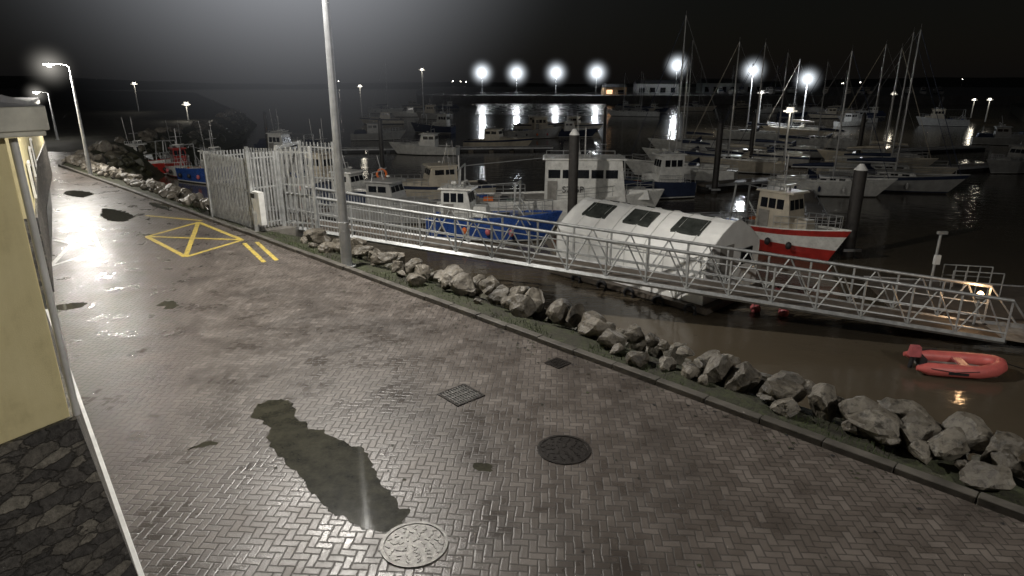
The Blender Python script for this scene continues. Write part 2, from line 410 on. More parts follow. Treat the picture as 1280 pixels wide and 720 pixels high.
def rp(cx,cy,rx,ry,an,name='puddle',jit=.12):
    pts=[]
    for i in range(9):
        a=i/9*6.283; f=random.uniform(.65,1.2); x=rx*f*math.cos(a); y=ry*f*math.sin(a)
        pts.append((cx+x*math.cos(an)-y*math.sin(an),cy+x*math.sin(an)+y*math.cos(an)))
    blob(pts,name,jit)
rp(-15.9,25.4,1.9,.55,R(135)); rp(-20.7,30.6,1.6,.6,R(135)); rp(-10.46,14.3,.3,.35,R(135),jit=.08)
rp(-8.17,14.4,.4,.22,R(120),jit=.1); rp(-4.48,8.18,.22,.08,R(30),jit=.08); rp(-.384,7.62,.15,.09,R(140),jit=.08); rp(-15.0,27.2,1.2,.25,R(135))

def disc(b,c,r,z,m,n=48): b.poly([(c[0]+r*math.cos(i/n*6.2832),c[1]+r*math.sin(i/n*6.2832),z) for i in range(n)],m)
def ring(b,c,r0,r1,z0,z1,m,n=48):
    vs=[]
    for r_,z_ in ((r0,z0),(r0,z1),(r1,z1),(r1,z0)):
        vs+=[(c[0]+r_*math.cos(i/n*6.2832),c[1]+r_*math.sin(i/n*6.2832),z_) for i in range(n)]
    b.add(vs,[(j*n+i,j*n+(i+1)%n,(j+1)*n+(i+1)%n,(j+1)*n+i) for j in range(3) for i in range(n)],m)
def manhole(c,m,name,square):
    b=MB()
    disc(b,c,.335,.009,m); ring(b,c,.345,.385,.0,.016,m)
    for rr in (.05,.10,.15,.20,.25,.30):
        n=int(rr*52)
        for i in range(n):
            a=(i+.5*(int(rr*100)%2))/n*6.2832; b.box((c[0]+rr*math.cos(a),c[1]+rr*math.sin(a),.012),(.055,.018,.008),m,a+.785*(1 if i%2 else -1))
    return b.make(name)
LIT=mat('lit_steel_cover',(.17,.165,.155),.42,.4,16,.5,.4,.01)  # paler metal, lamp light put into its colour
manhole((-1.113,6.07),LIT,'manhole_cover',True); manhole((.746,8.05),IRON,'manhole_cover',False)
def grate(c,w,h,rz,nb,name='drain_grate'):
    b=MB(); b.box((0,0,.001),(w,h,.006),DARK)
    for s_ in (-1,1):
        b.box((s_*(w/2-.02),0,.008),(.04,h,.018),IRON); b.box((0,s_*(h/2-.02),.0085),(w-.08,.04,.018),IRON)
    for i in range(nb): b.box((-w/2+.04+(i+.5)*(w-.08)/nb,0,.010),(.022,h-.08,.014),LIT if w>.5 else IRON)
    for i in (-1,0,1): b.box((0,i*h/4,.0115),(w-.08,.02,.014),LIT if w>.5 else IRON)
    b.make(name,(c[0],c[1],0),rz)
grate((-.86,9.74),.58,.58,R(42),9); grate((.86,11.03),.36,.36,R(45),6)

# ------------------------------------------------------------------ buildings
C0=Vector((-3.91,5.05)); ds=Vector((-.629,.777)); de=Vector((.5,.866)); ns=Vector((.777,.629)); ne=Vector((.866,-.5))
H1=2.2
par=empty('harbour_building')
b=MB(); s2=C0+ds*8.9; e2=C0-de*7; bk=e2+ds*8.9
b.prism([tuple(C0),tuple(s2),tuple(bk),tuple(e2)],H1-.02,4.62,YEL); b.make('rendered_walls',parent=par,bevel=.01)
b=MB(); base=[Vector((-3.66,5.185)),Vector((-3.66,5.185))+ds*8.9,bk-ne*.0,e2+ne*.15]; top=[C0+ns*.03+ne*.03,s2+ns*.03,bk,e2+ne*.03]
vs=[(p.x,p.y,-.05) for p in base]+[(p.x,p.y,H1) for p in top]
b.add(vs,[(4,5,6,7)]+[(i,(i+1)%4,4+(i+1)%4,4+i) for i in range(4)],STONE); b.make('stone_plinth',parent=par)
b=MB(); o=.19
r0=[C0+ns*o+ne*o,s2+ns*o,bk,e2+ne*o]
b.prism([tuple(p) for p in r0],4.62,4.66,FASC); 
r1=[p+ns*.02+ne*.02 for p in r0[:1]]+[r0[1]+ns*.02]+[bk,r0[3]+ne*.02]
b.prism([tuple(p) for p in r1],4.662,4.84,FASC); b.make('fascia_and_soffit',parent=par,bevel=.01)
b=MB(); cen=(C0+bk)/2
b.add([(p.x,p.y,4.842) for p in r1]+[(cen.x,cen.y,5.2)],[(0,1,4),(1,2,4),(2,3,4),(3,0,4)],ROOFM); b.make('roof',parent=par)
b=MB(); w0=Vector((-3.0,4.37)); w1=Vector((-10.75,13.95)); mid=(w0+w1)/2
b.box((mid.x,mid.y,.02),((w1-w0).length,.08,.05),WPAINT,math.atan2((w1-w0).y,(w1-w0).x)); b.make('white_edging_strip',parent=par,bevel=.006)
b=MB()
pp=C0+ns*.05; b.cyl((pp.x,pp.y,H1),(pp.x,pp.y,4.6),.03,WPAINT); b.make('downpipe',parent=par)
par=empty('quayside_store')
K=Vector((-11.6,15.35)); K2=Vector((-19.8,26.9)); K3=Vector((-26.6,37.2)); back=Vector((-.8,-.6))*6
b=MB(); b.prism([tuple(K),tuple(K2),tuple(K3),tuple(K3+back),tuple(K+back)],1.9,4.0,YEL); b.make('rendered_walls',parent=par)
b=MB(); nn=Vector((.8,.57))*.05
b.prism([tuple(K+nn),tuple(K2+nn),tuple(K3+nn),tuple(K3+back),tuple(K+back-Vector((-.6,.8))*.05)],-.05,1.9,STONE); b.make('stone_plinth',parent=par)
b=MB(); nn=Vector((.8,.57))*.2
b.prism([tuple(K+nn),tuple(K2+nn),tuple(K3+nn),tuple(K3+back),tuple(K+back)],4.0,4.15,FASC); b.make('fascia',parent=par)
b=MB(); b.prism([tuple(K+nn),tuple(K2+nn),tuple(K3+nn),tuple(K3+back),tuple(K+back)],4.151,4.3,ROOFM); b.make('roof',parent=par)
b=MB()
for f in (.15,.5,.8):
    p=K.lerp(K2,f)+Vector((.83,.56))*.06; b.box((p.x,p.y,2.6),(1.0,.06,.9),WPAINT,math.atan2(11.5,-8.2)); p2=p+Vector((.83,.56))*.03; b.box((p2.x,p2.y,2.6),(.84,.03,.74),GLASS,math.atan2(11.5,-8.2))
b.make('windows',parent=par)

# ------------------------------------------------------------------ street lamps
HZ=painted_halo('painted_halo_near',(.90,.93,1),.10,2.0); HZF=painted_halo('painted_halo_far',(.86,.93,1),1.0,4.6); HZS=painted_halo('painted_halo_small',(1,.95,.85),.6,4.0)
def street_lamp(loc,h,arm,ad,power,r=.12,hz=None,hr=0,lens=LENS):
    par=empty('street_lamp',loc); b=MB(); a=Vector(ad).normalized()*arm
    b.cyl((0,0,0),(0,0,1.3),r*1.25,GALVD,r*1.2,n=12); b.cyl((0,0,1.3),(0,0,h),r,GALVD,r*.55,n=12)
    b.box((0,-r*1.22,.8),(r*.9,.02,.5),GALVD); b.cyl((0,0,0),(0,0,.04),r*2,GALVD,n=12)
    b.tube([(0,0,h-.05),(a.x*.1,a.y*.1,h+.08),(a.x*.5,a.y*.5,h+.16),(a.x*.9,a.y*.9,h+.18)],.04,GALVD)
    b.make('column_and_arm',parent=par)
    b=MB(); an=math.atan2(a.y,a.x); b.box((a.x,a.y,h+.2),(.62,.26,.13),GALVD,an,taper=.75); b.make('lantern_housing',parent=par,bevel=.02)
    b=MB(); b.box((a.x,a.y,h+.105),(.5,.2,.05),lens,an); b.sphere((a.x,a.y,h+.07),.13,lens,10,.7); b.make('lantern_lens',parent=par)
    plight('lantern_light',(a.x,a.y,h-.08),power,(1,.95,.87),.16,par)
    if hz: painted_halo_ball((a.x,a.y,h),hr,hz,par)
    return par
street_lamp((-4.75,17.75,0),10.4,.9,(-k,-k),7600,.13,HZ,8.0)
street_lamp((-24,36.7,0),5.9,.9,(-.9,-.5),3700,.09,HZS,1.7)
street_lamp((14.4,-1.6,0),9.2,.9,(-k,-k),4900,.13)
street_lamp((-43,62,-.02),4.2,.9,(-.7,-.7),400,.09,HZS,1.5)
# ------------------------------------------------------------------ gate / fence
b=MB()
def palisade(b,p,q,h,z=0,sp=.12,m=GALV,w=.055):
    p=Vector(p);q=Vector(q);d=q-p;n=int(d.length/sp);an=math.atan2(d.y,d.x)
    for i in range(n+1):
        c=p+d*i/n; b.box((c.x,c.y,z+h/2+.04),(w,.02,h-.1),m,an)
    for zz in (.25,h*.55,h-.2): 
        c=(p+q)/2; o=Vector((-d.y,d.x)).normalized()*.025; b.box((c.x+o.x,c.y+o.y,z+zz),(d.length,.035,.05),m,an)
    for c in (p,q): b.box((c.x,c.y,z+h/2),(.1,.1,h+.05),m,an)
P0=(-11.75,24.8);P1=(-9.15,22.4);P2=(-8.4,23.2);P3=(-10.6,26.0); P4=(-7.1,22.9); P5=(-6.75,24.6); P6=(-8.2,25.2)
palisade(b,P0,P1,2.55); palisade(b,P0,P3,2.55); palisade(b,P1,P2,2.75); palisade(b,P2,P4,3.0,-.1,.17,w=.045); palisade(b,P6,P5,3.0,-.1,.17,w=.045); palisade(b,P3,P6,2.6)
b.box(((P2[0]+P6[0])/2,(P2[1]+P6[1])/2,2.85),(2.1,.08,.1),GALV,R(88))
b.box((-8.93,22.32,.85),(.62,.2,1.15),WPAINT,R(-42)); b.box((-9.03,22.18,1.3),(.24,.02,.16),DARK,R(-42))
b.box((-9.05,22.3,.35),(.12,.12,.7),GALV)
b.make('security_gate_compound')
b=MB(); b.prism([(-11.9,24.9),(-9.1,22.15),(-7.9,22.9),(-8.0,25.4),(-10.5,26.4)],-1.6,.02,CONC); b.make('gate_landing_slab')

# ------------------------------------------------------------------ gangway
A=Vector((-8.4,23.55,-.02)); B=Vector((14.7,17.75,-2.25)); D=B-A; Ln=D.length; d=D.normalized()
sd=Vector((-d.y,d.x,0)).normalized()
if sd.y<0: sd=-sd
W=1.45
par=empty('access_gangway')
def P(t,s,h): return A+D*t+sd*s+Vector((0,0,h))
b=MB()
nb=18; Ht=1.2
for s_ in (0,W):
    b.cyl(P(0,s_,-.08),P(1,s_,-.08),.09,GALV,n=4); b.cyl(P(0,s_,Ht),P(1,s_,Ht),.055,GALV,n=8); b.cyl(P(0,s_,.62),P(1,s_,.62),.025,GALV,n=6); b.cyl(P(0,s_,.18),P(1,s_,.18),.03,GALV,n=6)
    for i in range(nb+1):
        t=i/nb; b.cyl(P(t,s_,-.08),P(t,s_,Ht),.04,GALV,n=4)
        if i<nb:
            if i<4:
                for j in range(1,11): tt=(i+j/11)/nb; b.cyl(P(tt,s_,.0),P(tt,s_,Ht),.011,GALV,n=4)
            else:
                m_=(i+.5)/nb
                b.cyl(P(t,s_,-.05),P(m_,s_,Ht),.026,GALV,n=4); b.cyl(P(m_,s_,Ht),P((i+1)/nb,s_,-.05),.026,GALV,n=4)
for i in range(nb*2+1): b.cyl(P(i/nb/2,0,-.12),P(i/nb/2,W,-.12),.035,GALV,n=4)
b.make('truss_sides',parent=par)
b=MB(); a0,a1,a2,a3=P(0,.07,-.03),P(1,.07,-.03),P(1,W-.07,-.03),P(0,W-.07,-.03)
z=Vector((0,0,-.05)); b.add([a0,a1,a2,a3,a0+z,a1+z,a2+z,a3+z],[(0,1,2,3),(7,6,5,4),(0,4,5,1),(1,5,6,2),(2,6,7,3),(3,7,4,0)],PONT); b.make('walkway_deck',parent=par)
b=MB()
for s_ in (.12,W-.12): b.cyl(P(1,s_-.05,-.12),P(1,s_+.05,-.12),.12,DARK,n=14)
e=P(1,0,-.03); f=P(1,W,-.03); x=Vector((1.3,-.3,-.12)); b.add([e,f,f+x,e+x],[(0,1,2,3)],GALV)
for s_ in (0,W):
    b.cyl(P(1,s_,Ht),P(1,s_,0)+Vector((.9,-.22,.0)),.03,GALV)
b.make('landing_ramp_and_wheels',parent=par)

# ------------------------------------------------------------------ pontoons
def pontoon(c,l,w,rz,z=-2.32,name='pontoon',fl=PONT):
    b=MB(); b.box((0,0,-.09),(l,w,.14),fl)
    n=max(2,int(l/2.4))
    for i in range(n): b.box((-l/2+(i+.5)*l/n,0,-.37),(l/n*.75,w*.86,.42),DARK)
    b.box((0,w/2+.03,-.08),(l,.05,.2),GALVD); b.box((0,-w/2-.03,-.08),(l,.05,.2),GALVD)
    for i in range(n): b.cyl((-l/2+(i+.5)*l/n,-w/2+.12,-.02),(-l/2+(i+.5)*l/n,-w/2+.12,.1),.03,GALV); 
    return b.make(name,(c[0],c[1],z),rz)
pontoon((18.6,21.0),10.5,4.6,R(-14)); pontoon((20,43.5),14,1.5,R(70)); 
pontoon((33,57),40,1.6,R(22)); pontoon((10,36.8),14,1.5,R(8)); pontoon((-6,40),18,1.6,R(15)); pontoon((38,74),44,1.6,R(20)); pontoon((-10,79),30,1.6,R(5))
# shed on float
par=empty('floating_workshop',(5.75,25.35,-2.5)); par.rotation_euler=(0,0,math.atan2(.72,-.69))
Ls,Ws=7.0,3.9
prof=[(-Ws/2,.0),(-Ws/2,1.6),(-Ws/2+.04,1.78),(-Ws/2+.16,1.90),(-1.0,2.42),(-.35,2.72),(0,2.78),(.35,2.72),(1.0,2.42),(Ws/2-.16,1.90),(Ws/2-.04,1.78),(Ws/2,1.6),(Ws/2,.0)]
b=MB(); n=len(prof)
ribs=8
vs=[]
for i in range(ribs*4+1):
    x_=-Ls/2+Ls*i/(ribs*4); sag=.0 if i%4==0 else -.02
    for y_,z_ in prof: vs.append((x_,y_*(1+sag*.4),z_*(1+sag*.5)))
m_=ribs*4
b.add(vs,[(i*n+j,i*n+j+1,(i+1)*n+j+1,(i+1)*n+j) for i in range(m_) for j in range(n-1)],TARP)
b.add(vs,[tuple(range(n))[::-1],tuple(range(m_*n,m_*n+n))],TARP)
b.make('fabric_shell',parent=par)
b=MB()
for i in range(ribs+1):
    x_=-Ls/2+Ls*i/ribs
    for j in range(n-1): b.cyl((x_,prof[j][0]*1.008,prof[j][1]*1.006),(x_,prof[j+1][0]*1.008,prof[j+1][1]*1.006),.016,WPAINT,n=4)
for s_ in (-1,1): b.box((0,s_*(Ws/2+.02),1.62),(Ls,.05,.08),WPAINT)
b.make('frame_ribs',parent=par)
b=MB()
for s_ in (-1,1):
    for xc in (-2.1,0.1,2.2):
        y0,z0,y1,z1=.42,2.69,1.22,2.31
        b.add([(xc-.6,s_*y0,z0+.03),(xc+.6,s_*y0,z0+.03),(xc+.6,s_*y1,z1+.035),(xc-.6,s_*y1,z1+.035),(xc-.6,s_*y0,z0-.1),(xc+.6,s_*y0,z0-.1),(xc+.6,s_*y1,z1-.1),(xc-.6,s_*y1,z1-.1)],[(0,1,2,3),(0,4,5,1),(1,5,6,2),(2,6,7,3),(3,7,4,0)],ROOFL)
b.make('rooflights',parent=par)
b=MB(); b.box((0,0,-.12),(Ls+.6,Ws+.5,.2),PONT); b.box((0,0,-.4),(Ls+.4,Ws+.3,.4),DARK)
for i in range(5): b.tube([( -3.2+1.33*i+.22*math.cos(a),Ws/2+.3,-.2+.22*math.sin(a)) for a in [j/10*6.283 for j in range(10)]],.07,DARK,6,True)
b.make('float',parent=par)
b=MB(); b.box((-Ls/2-.03,.6,1.0),(.05,.9,1.9),DECKG); b.box((-Ls/2-.05,-.9,1.35),(.05,.8,.6),GLASS); b.make('end_door_and_window',parent=par)

# ------------------------------------------------------------------ piles
def pile(c,top,r=.25,cap=WPAINT):
    b=MB(); b.cyl((0,0,-5),(0,0,top),r,PILE,n=16); b.cyl((0,0,top),(0,0,top+.28),r*1.06,cap,r*.35,n=16)
    b.box((0,-r-.1,WZ+.35),(r*3,.1,.12),GALVD); b.box((0,r+.1,WZ+.35),(r*3,.1,.12),GALVD)
    b.make('mooring_pile',(c[0],c[1],0))
pile((3.1,32.6),2.6,.25); pile((15.1,47.7),2.3,.22,DARK); pile((16.0,29.6),1.25,.28)
for c,t in (((22,60),2.2),((33,62),2.2),((39,45),1.6),((-12,60),1.8),((-28,75),1.8),((12,85),2)): pile(c,t,.2,DARK)

# ------------------------------------------------------------------ boats
def hull(b,Lh,B,F,m,strip_m=None,deck=DECKG,X=None,full=.45,rake=.5,boot=DARK,wl=.16):
    ns_=15; rows=[]
    for i in range(ns_):
        s=i/(ns_-1); t=max(0,(s-full)/(1-full)); hb=B/2*(1-t**2.3)*(.86+.14*min(1,s/.3)); hb=max(hb,.015)
        zz=F*(1+.45*s*s)+.0; xk=Lh*(s-.5)
        def px(z): return xk+rake*(z/F)*s**3
        rows.append([(px(-.35),0.02*hb,-.4),(px(-.1),hb*.72*(1-.3*t),-.12),(px(wl/2),hb*(.86-.2*t),wl/2),(px(wl),hb*(.89-.17*t),wl),(px(zz*.8),hb*(.98-.03*t),zz*.8),(px(zz),hb,zz),(px(zz),hb*.93,zz+.05),(px(zz-.08),hb*.9,zz-.06)])
    m_=len(rows[0])
    for sgn in (1,-1):
        vs=[(p[0],p[1]*sgn,p[2]) for r_ in rows for p in r_]
        for j in range(m_-1):
            mm=boot if j<(3 if boot is RED else 2) else (strip_m or m) if j==4 else (strip_m or WHITE) if j==2 else m
            fs=[(i*m_+j,i*m_+j+1,(i+1)*m_+j+1,(i+1)*m_+j) if sgn<0 else (i*m_+j,(i+1)*m_+j,(i+1)*m_+j+1,i*m_+j+1) for i in range(ns_-1)]
            b.add(vs,fs,mm,True,X)
    dv=[];
    for r_ in rows: p=r_[-1]; dv+= [(p[0],p[1],p[2]),(p[0],-p[1],p[2])]
    b.add(dv,[(2*i,2*i+1,2*i+3,2*i+2) for i in range(ns_-1)],deck,False,X)
    tr=[(p[0],p[1],p[2]) for p in rows[0]]+[(p[0],-p[1],p[2]) for p in rows[0]][::-1]
    b.add(tr,[tuple(range(len(tr)))],m,False,X)
def rails(b,Lh,B,F,h=.55,x0=-.1,x1=.5,m=ALU,full=.45):
    pts=[]
    for i in range(8):
        s=.5+x0+(x1-x0)*i/7; t=max(0,(s-full)/(1-full)); hb=max(.05,B/2*(1-t**2.3)*.92); pts.append((Lh*(s-.5)+.5*s**3,hb,F*(1+.45*s*s)))
    for sg in (1,-1):
        for i,(x_,y_,z_) in enumerate(pts):
            b.cyl((x_,y_*sg,z_),(x_,y_*sg,z_+h),.018,m,n=4)
            if i: 
                q=pts[i-1]
                for hh in (h,h*.5): b.cyl((q[0],q[1]*sg,q[2]+hh),(x_,y_*sg,z_+hh),.018,m,n=4)
def house(b,x0,x1,w,z0,h,m,roofm=None,rake=.25,win=.42,n=3,wz=.62):
    """wheelhouse with raked front, windows all round, roof with overhang"""
    wt=w*.9
    vs=[(x0,-w/2,z0),(x1,-w/2,z0),(x1,w/2,z0),(x0,w/2,z0),(x0+.05,-wt/2,z0+h),(x1-rake,-wt/2,z0+h),(x1-rake,wt/2,z0+h),(x0+.05,wt/2,z0+h)]
    b.add(vs,[(0,3,2,1),(4,5,6,7),(0,1,5,4),(1,2,6,5),(2,3,7,6),(3,0,4,7)],m)
    b.box(((x0+x1-rake)/2+.08,0,z0+h+.045),(x1-x0-rake+.4,wt+.2,.085),roofm or m,taper=.95)
    za,zb=z0+h*wz,min(z0+h*.93,z0+h*wz+win*.5+.12)
    def L_(z): f=(z-z0)/h; return f
    for s_ in (-1,1):
        for i in range(n):
            a=x0+.15+(x1-x0-rake-.3)*(i+.08)/n; c=x0+.15+(x1-x0-rake-.3)*(i+.92)/n
            ya=(w/2+(wt-w)/2*L_(za)+.012)*s_; yb=(w/2+(wt-w)/2*L_(zb)+.012)*s_
            b.add([(a,ya,za),(c,ya,za),(c,yb,zb),(a,yb,zb)],[(0,1,2,3)],GLASS)
    for i in range(3):
        y0=-w/2*.88+w*.88*(i+.06)/3; y1=-w/2*.88+w*.88*(i+.94)/3
        xa=x1-rake*L_(za)+.012; xb=x1-rake*L_(zb)+.012
        b.add([(xa,y0,za),(xa,y1,za),(xb,y1*.93,zb),(xb,y0*.93,zb)],[(0,1,2,3)],GLASS)
        b.add([(x0-.012+.05*L_(za),y0*.9,za),(x0-.012+.05*L_(za),y1*.9,za),(x0+.03,y1*.85,zb),(x0+.03,y0*.85,zb)],[(0,1,2,3)],GLASS)
def yacht(Lh,Hm,m=WHITE,cover=NAVY,stripe=None):
    b=MB(); B=Lh*.3; F=.75+Lh*.03
    hull(b,Lh,B,F,m,stripe,CREAM,rake=.9,full=.4)
    zc=F*1.12
    b.box((Lh*.06,0,zc+.14),(Lh*.42,B*.52,.38),WHITE,taper=.86)
    for s_ in (-1,1):
        for i in range(4): b.box((-Lh*.08+i*Lh*.085,s_*(B*.26-.005),zc+.17),(Lh*.055,.03,.13),GLASS)
    b.box((-Lh*.28,0,zc-.1),(Lh*.26,B*.45,.1),TEAK); 
    for s_ in (-1,1): b.box((-Lh*.28,s_*B*.26,zc+.06),(Lh*.28,.1,.26),WHITE)
    hx=-Lh*.13; pr=[(math.cos(a)*.8,math.sin(a)) for a in [i/8*math.pi for i in range(9)]]
    vs=[(hx,B*.3*c/.8,zc+.2+.65*s_) for c,s_ in pr]+[(hx+.75,B*.27*c/.8,zc+.2+.18*s_) for c,s_ in pr]
    b.add(vs,[(i,i+1,10+i,9+i) for i in range(8)],cover,True)
    mx=Lh*.1
    b.cyl((mx,0,zc),(mx,0,Hm),.075,ALU,.05,n=8)
    b.cyl((mx,0,zc+1.0),(mx-Lh*.4,0,zc+.95),.06,ALU,n=6)
    b.tube([(mx-.1,0,zc+1.22),(mx-Lh*.15,0,zc+1.2),(mx-Lh*.39,0,zc+1.08)],.14,cover,8,rs=[.17,.15,.08])
    for f in (.45,.72):
        z_=zc+(Hm-zc)*f; b.cyl((mx,-.55*(1.3-f),z_),(mx,.55*(1.3-f),z_),.025,ALU,n=5)
    r_=.009
    b.cyl((Lh*.5+.7,0,F*1.45),(mx,0,Hm),.025,cover,n=5); b.cyl((-Lh*.48,0,F),(mx,0,Hm),r_,GALVD,n=4)
    for s_ in (-1,1): 
        z_=zc+(Hm-zc)*.72
        b.cyl((mx-.1,s_*B*.46,F*1.1),(mx,s_*.32,z_),r_,GALVD,n=4); b.cyl((mx,s_*.32,z_),(mx,0,Hm),r_,GALVD,n=4)
    rails(b,Lh,B,F,.55,-.48,.49,ALU,.4)
    for i in range(3): b.sphere((-Lh*.25+i*Lh*.22,-B/2-.08,F*.6),.11,random.choice((NAVY,WHITE,WPAINT)),8,2.2)
    b.cyl((mx,0,Hm),(mx,0,Hm+.4),.01,ALU,n=4)
    return b.mesh('sailing_yacht_mesh')
def cruiser(Lh,m=WHITE,hm=None,stripe=None,cov=None):
    b=MB(); B=Lh*.34; F=.7+Lh*.03
    hull(b,Lh,B,F,hm or m,stripe,DECKG,rake=.7,full=.5)
    b.box((Lh*.2,0,F*1.15+.12),(Lh*.3,B*.62,.42),m,taper=.8)
    house(b,-Lh*.16,Lh*.12,B*.7,F*.95,1.45,m,None,.4,.45,2)
    if cov: b.box((-Lh*.3,0,F+.3),(Lh*.27,B*.75,.55),cov,taper=.75)
    else:
        b.box((-Lh*.42,0,F*.9),(.35,B*.5,.5),DARK); b.box((-Lh*.3,0,F*.7),(.6,B*.5,.35),WHITE)
    rails(b,Lh,B,F,.5,.1,.49)
    b.cyl((-Lh*.05,0,F+1.5),(-Lh*.1,0,F+2.9),.02,ALU,n=4); b.tube([(-Lh*.1,-B*.3,F+1.5),(-Lh*.1,-B*.25,F+1.95),(-Lh*.1,B*.25,F+1.95),(-Lh*.1,B*.3,F+1.5)],.03,ALU,6)
    b.sphere((-Lh*.02,.2,F+1.68),.13,WHITE,8,.5)
    return b.mesh('motor_cruiser_mesh')
def fisher(Lh,hm,fwd=True,cab=WHITE,gantry=True,stripe=None,ch=1.9,boot=DARK,hx=None,wk=.62,nw=3,wr=.34,clut=5,wl=.16):
    b=MB(); B=Lh*wr; F=.85+Lh*.04
    hull(b,Lh,B,F,hm,stripe,DECKG,rake=.6,full=.55,boot=boot,wl=wl)
    x0,x1=(Lh*.02,Lh*.3) if fwd else (-Lh*.38,-Lh*.1)
    if hx: x0,x1=Lh*hx[0],Lh*hx[1]
    house(b,x0,x1,B*wk,F*1.0,ch,cab,None,.3,.7,nw,.58)
    b.box((x1+Lh*.05,0,F*1.2+.15),(Lh*.13,B*.42,.55),cab,taper=.82)
    b.box(((x0*1.0+.45),-B*wk/2-.005,F+ch*.27),(.55,.05,ch*.5),DECKG)
    for s_ in (-1,1): b.cyl((x0+.1,s_*B*wk*.42,F+ch+.3),(x1-.5,s_*B*wk*.42,F+ch+.3),.02,GALV,n=5)
    for i in range(5):
        xx=x0+.1+(x1-x0-.6)*i/4
        for s_ in (-1,1): b.cyl((xx,s_*B*wk*.42,F+ch),(xx,s_*B*wk*.42,F+ch+.3),.018,GALV,n=4)
    xm=(x0+x1)/2; zt=F+ch
    b.cyl((xm,0,zt),(xm,0,zt+1.7),.04,ALU,n=6); b.cyl((xm,-.5,zt+1.0),(xm,.5,zt+1.0),.025,ALU,n=5)
    b.box((xm+.3,0,zt+.35),(.12,.9,.08),WHITE); b.cyl((xm+.3,0,zt),(xm+.3,0,zt+.35),.06,ALU); b.sphere((xm-.4,.35,zt+.22),.17,WHITE,10,.7)
    for s_ in (-.4,.4): b.cyl((xm-.3,s_,zt),(xm-.5,s_*1.2,zt+2.4),.012,ALU,n=4)
    if gantry:
        xg=-Lh*.4 if fwd else Lh*.25
        for s_ in (-1,1): b.cyl((xg,s_*B*.36,F*.9),(xg+.1,s_*B*.3,F+1.9),.05,GALV,n=6); b.cyl((xg+.05,s_*B*.34,F+1.0),(xg+.9,s_*B*.36,F*.9),.035,GALV,n=5)
        b.cyl((xg+.1,-B*.3,F+1.9),(xg+.1,B*.3,F+1.9),.05,GALV,n=6)
        b.cyl((xg+.1,0,F+1.9),(x0,0,zt),.02,GALV,n=4)
    for i in range(clut): 
        x_=(-Lh*.38 if fwd else 0)+i*Lh*.3/clut; b.box((x_,random.uniform(-.3,.3)*B,F*.95),(random.uniform(.4,.7),.5,random.uniform(.3,.55)),random.choice((BLUE,DARK,GREEN,ORANGE,DECKG)),random.uniform(0,1))
    rails(b,Lh,B,F,.6,.05,.48,GALV,.55)
    rails(b,Lh,B,F,.5,-.48,-.1,GALV,.55)
    for i in range(4): b.sphere((-Lh*.35+i*Lh*.2,-B/2-.1,F*.55),.15,random.choice((ORANGE,PINK,DARK,DARK)),8,1.3)
    return b.mesh('fishing_boat_mesh')

# main boats
o=place(fisher(12.2,WHITE,True,WHITE,True,None,2.4,hx=(0,.38),wk=.7,nw=5,wr=.3,clut=8),'fishing_boat',(1.9,37.6,WZ),R(-3))
cu=bpy.data.curves.new('registration','FONT'); cu.body='S725P'; cu.size=.5; cu.extrude=.004; to=bpy.data.objects.new('registration_number',cu); scene.collection.objects.link(to)
to.data.materials.append(DARK); to.parent=o; to.location=(1.0,-1.36,1.95); to.rotation_euler=(R(87),0,0)
place(fisher(6.2,BLUE,False,WHITE,True,None,1.5),'fishing_boat',(-1.3,33.2,WZ),R(-12))
place(fisher(5.6,WHITE,True,CREAM,True,RED,1.8,boot=RED,hx=(-.14,.2),wk=.7,wl=.55),'fishing_boat',(13.0,30.9,WZ),R(-55))
place(fisher(5.5,RED,False,WHITE,True,WHITE,1.5),'fishing_boat',(-32.9,58.9,WZ),R(-15)); place(fisher(5.0,WHITE,True,RED,True,RED,1.4),'fishing_boat',(-29.7,57.5,WZ),R(-50))
place(fisher(6,BLUE,True,WHITE,True,None,1.5),'fishing_boat',(-25.2,53.4,WZ),R(-30))
c1=cruiser(7.2); c2=cruiser(6.5,WHITE,NAVY,None,NAVY); c3=cruiser(8,CREAM,None,NAVY); c4=cruiser(7,GREYP,None,None,NAVY); f1=fisher(7.5,GREEN,True,CREAM); f2=fisher(8,GREYP,True,CREAM)
f3=fisher(7,NAVY,False,WHITE)
place(c1,'motor_cruiser',(-9.8,75.6,WZ),R(172)); place(c3,'motor_cruiser',(-2.1,83.5,WZ),R(-15))
for me,nm,x,y,r_ in ((c2,'motor_cruiser',-10.6,42.3,-25),(c4,'motor_cruiser',-7.3,38.0,-20),(f2,'fishing_boat',-14.6,47.5,-40),(c4,'motor_cruiser',-17.5,52,150),(c3,'motor_cruiser',-5.3,45.5,200),(f3,'fishing_boat',-22,66,-20),
    (c2,'motor_cruiser',-28,80,10),(f3,'fishing_boat',9.5,46.0,190),(c2,'motor_cruiser',9,101,0),(f3,'fishing_boat',-13,110,160),(c4,'motor_cruiser',-20,96,12),(f2,'fishing_boat',3,99,14),
    (c4,'motor_cruiser',47,60,-160),(c4,'motor_cruiser',66,88,-28),(c2,'motor_cruiser',80,98,-28)):
    place(me,nm,(x,y,WZ),R(r_))
Y=[yacht(9.2,14.0,WHITE,NAVY,None),yacht(8.2,11.2,CREAM,CREAM,None),yacht(8.8,11.6,GREYP,NAVY,NAVY),yacht(7.6,10.4,WHITE,NAVY,None),yacht(10,12.8,CREAM,NAVY,None)]
yl=[(0,14.9,55.8,150),(1,21,60.5,155),(2,25.4,66,150),(3,22.8,47.3,-22),(2,28.4,49.5,-25),(4,30.8,54.5,-24),(1,36,64,155),(3,18,66.5,150),(2,30.5,73,160),
    (0,22,80,160),(3,40,84,150),(3,35,96,155),(1,45,104,150),(1,33.5,60.2,-22)]
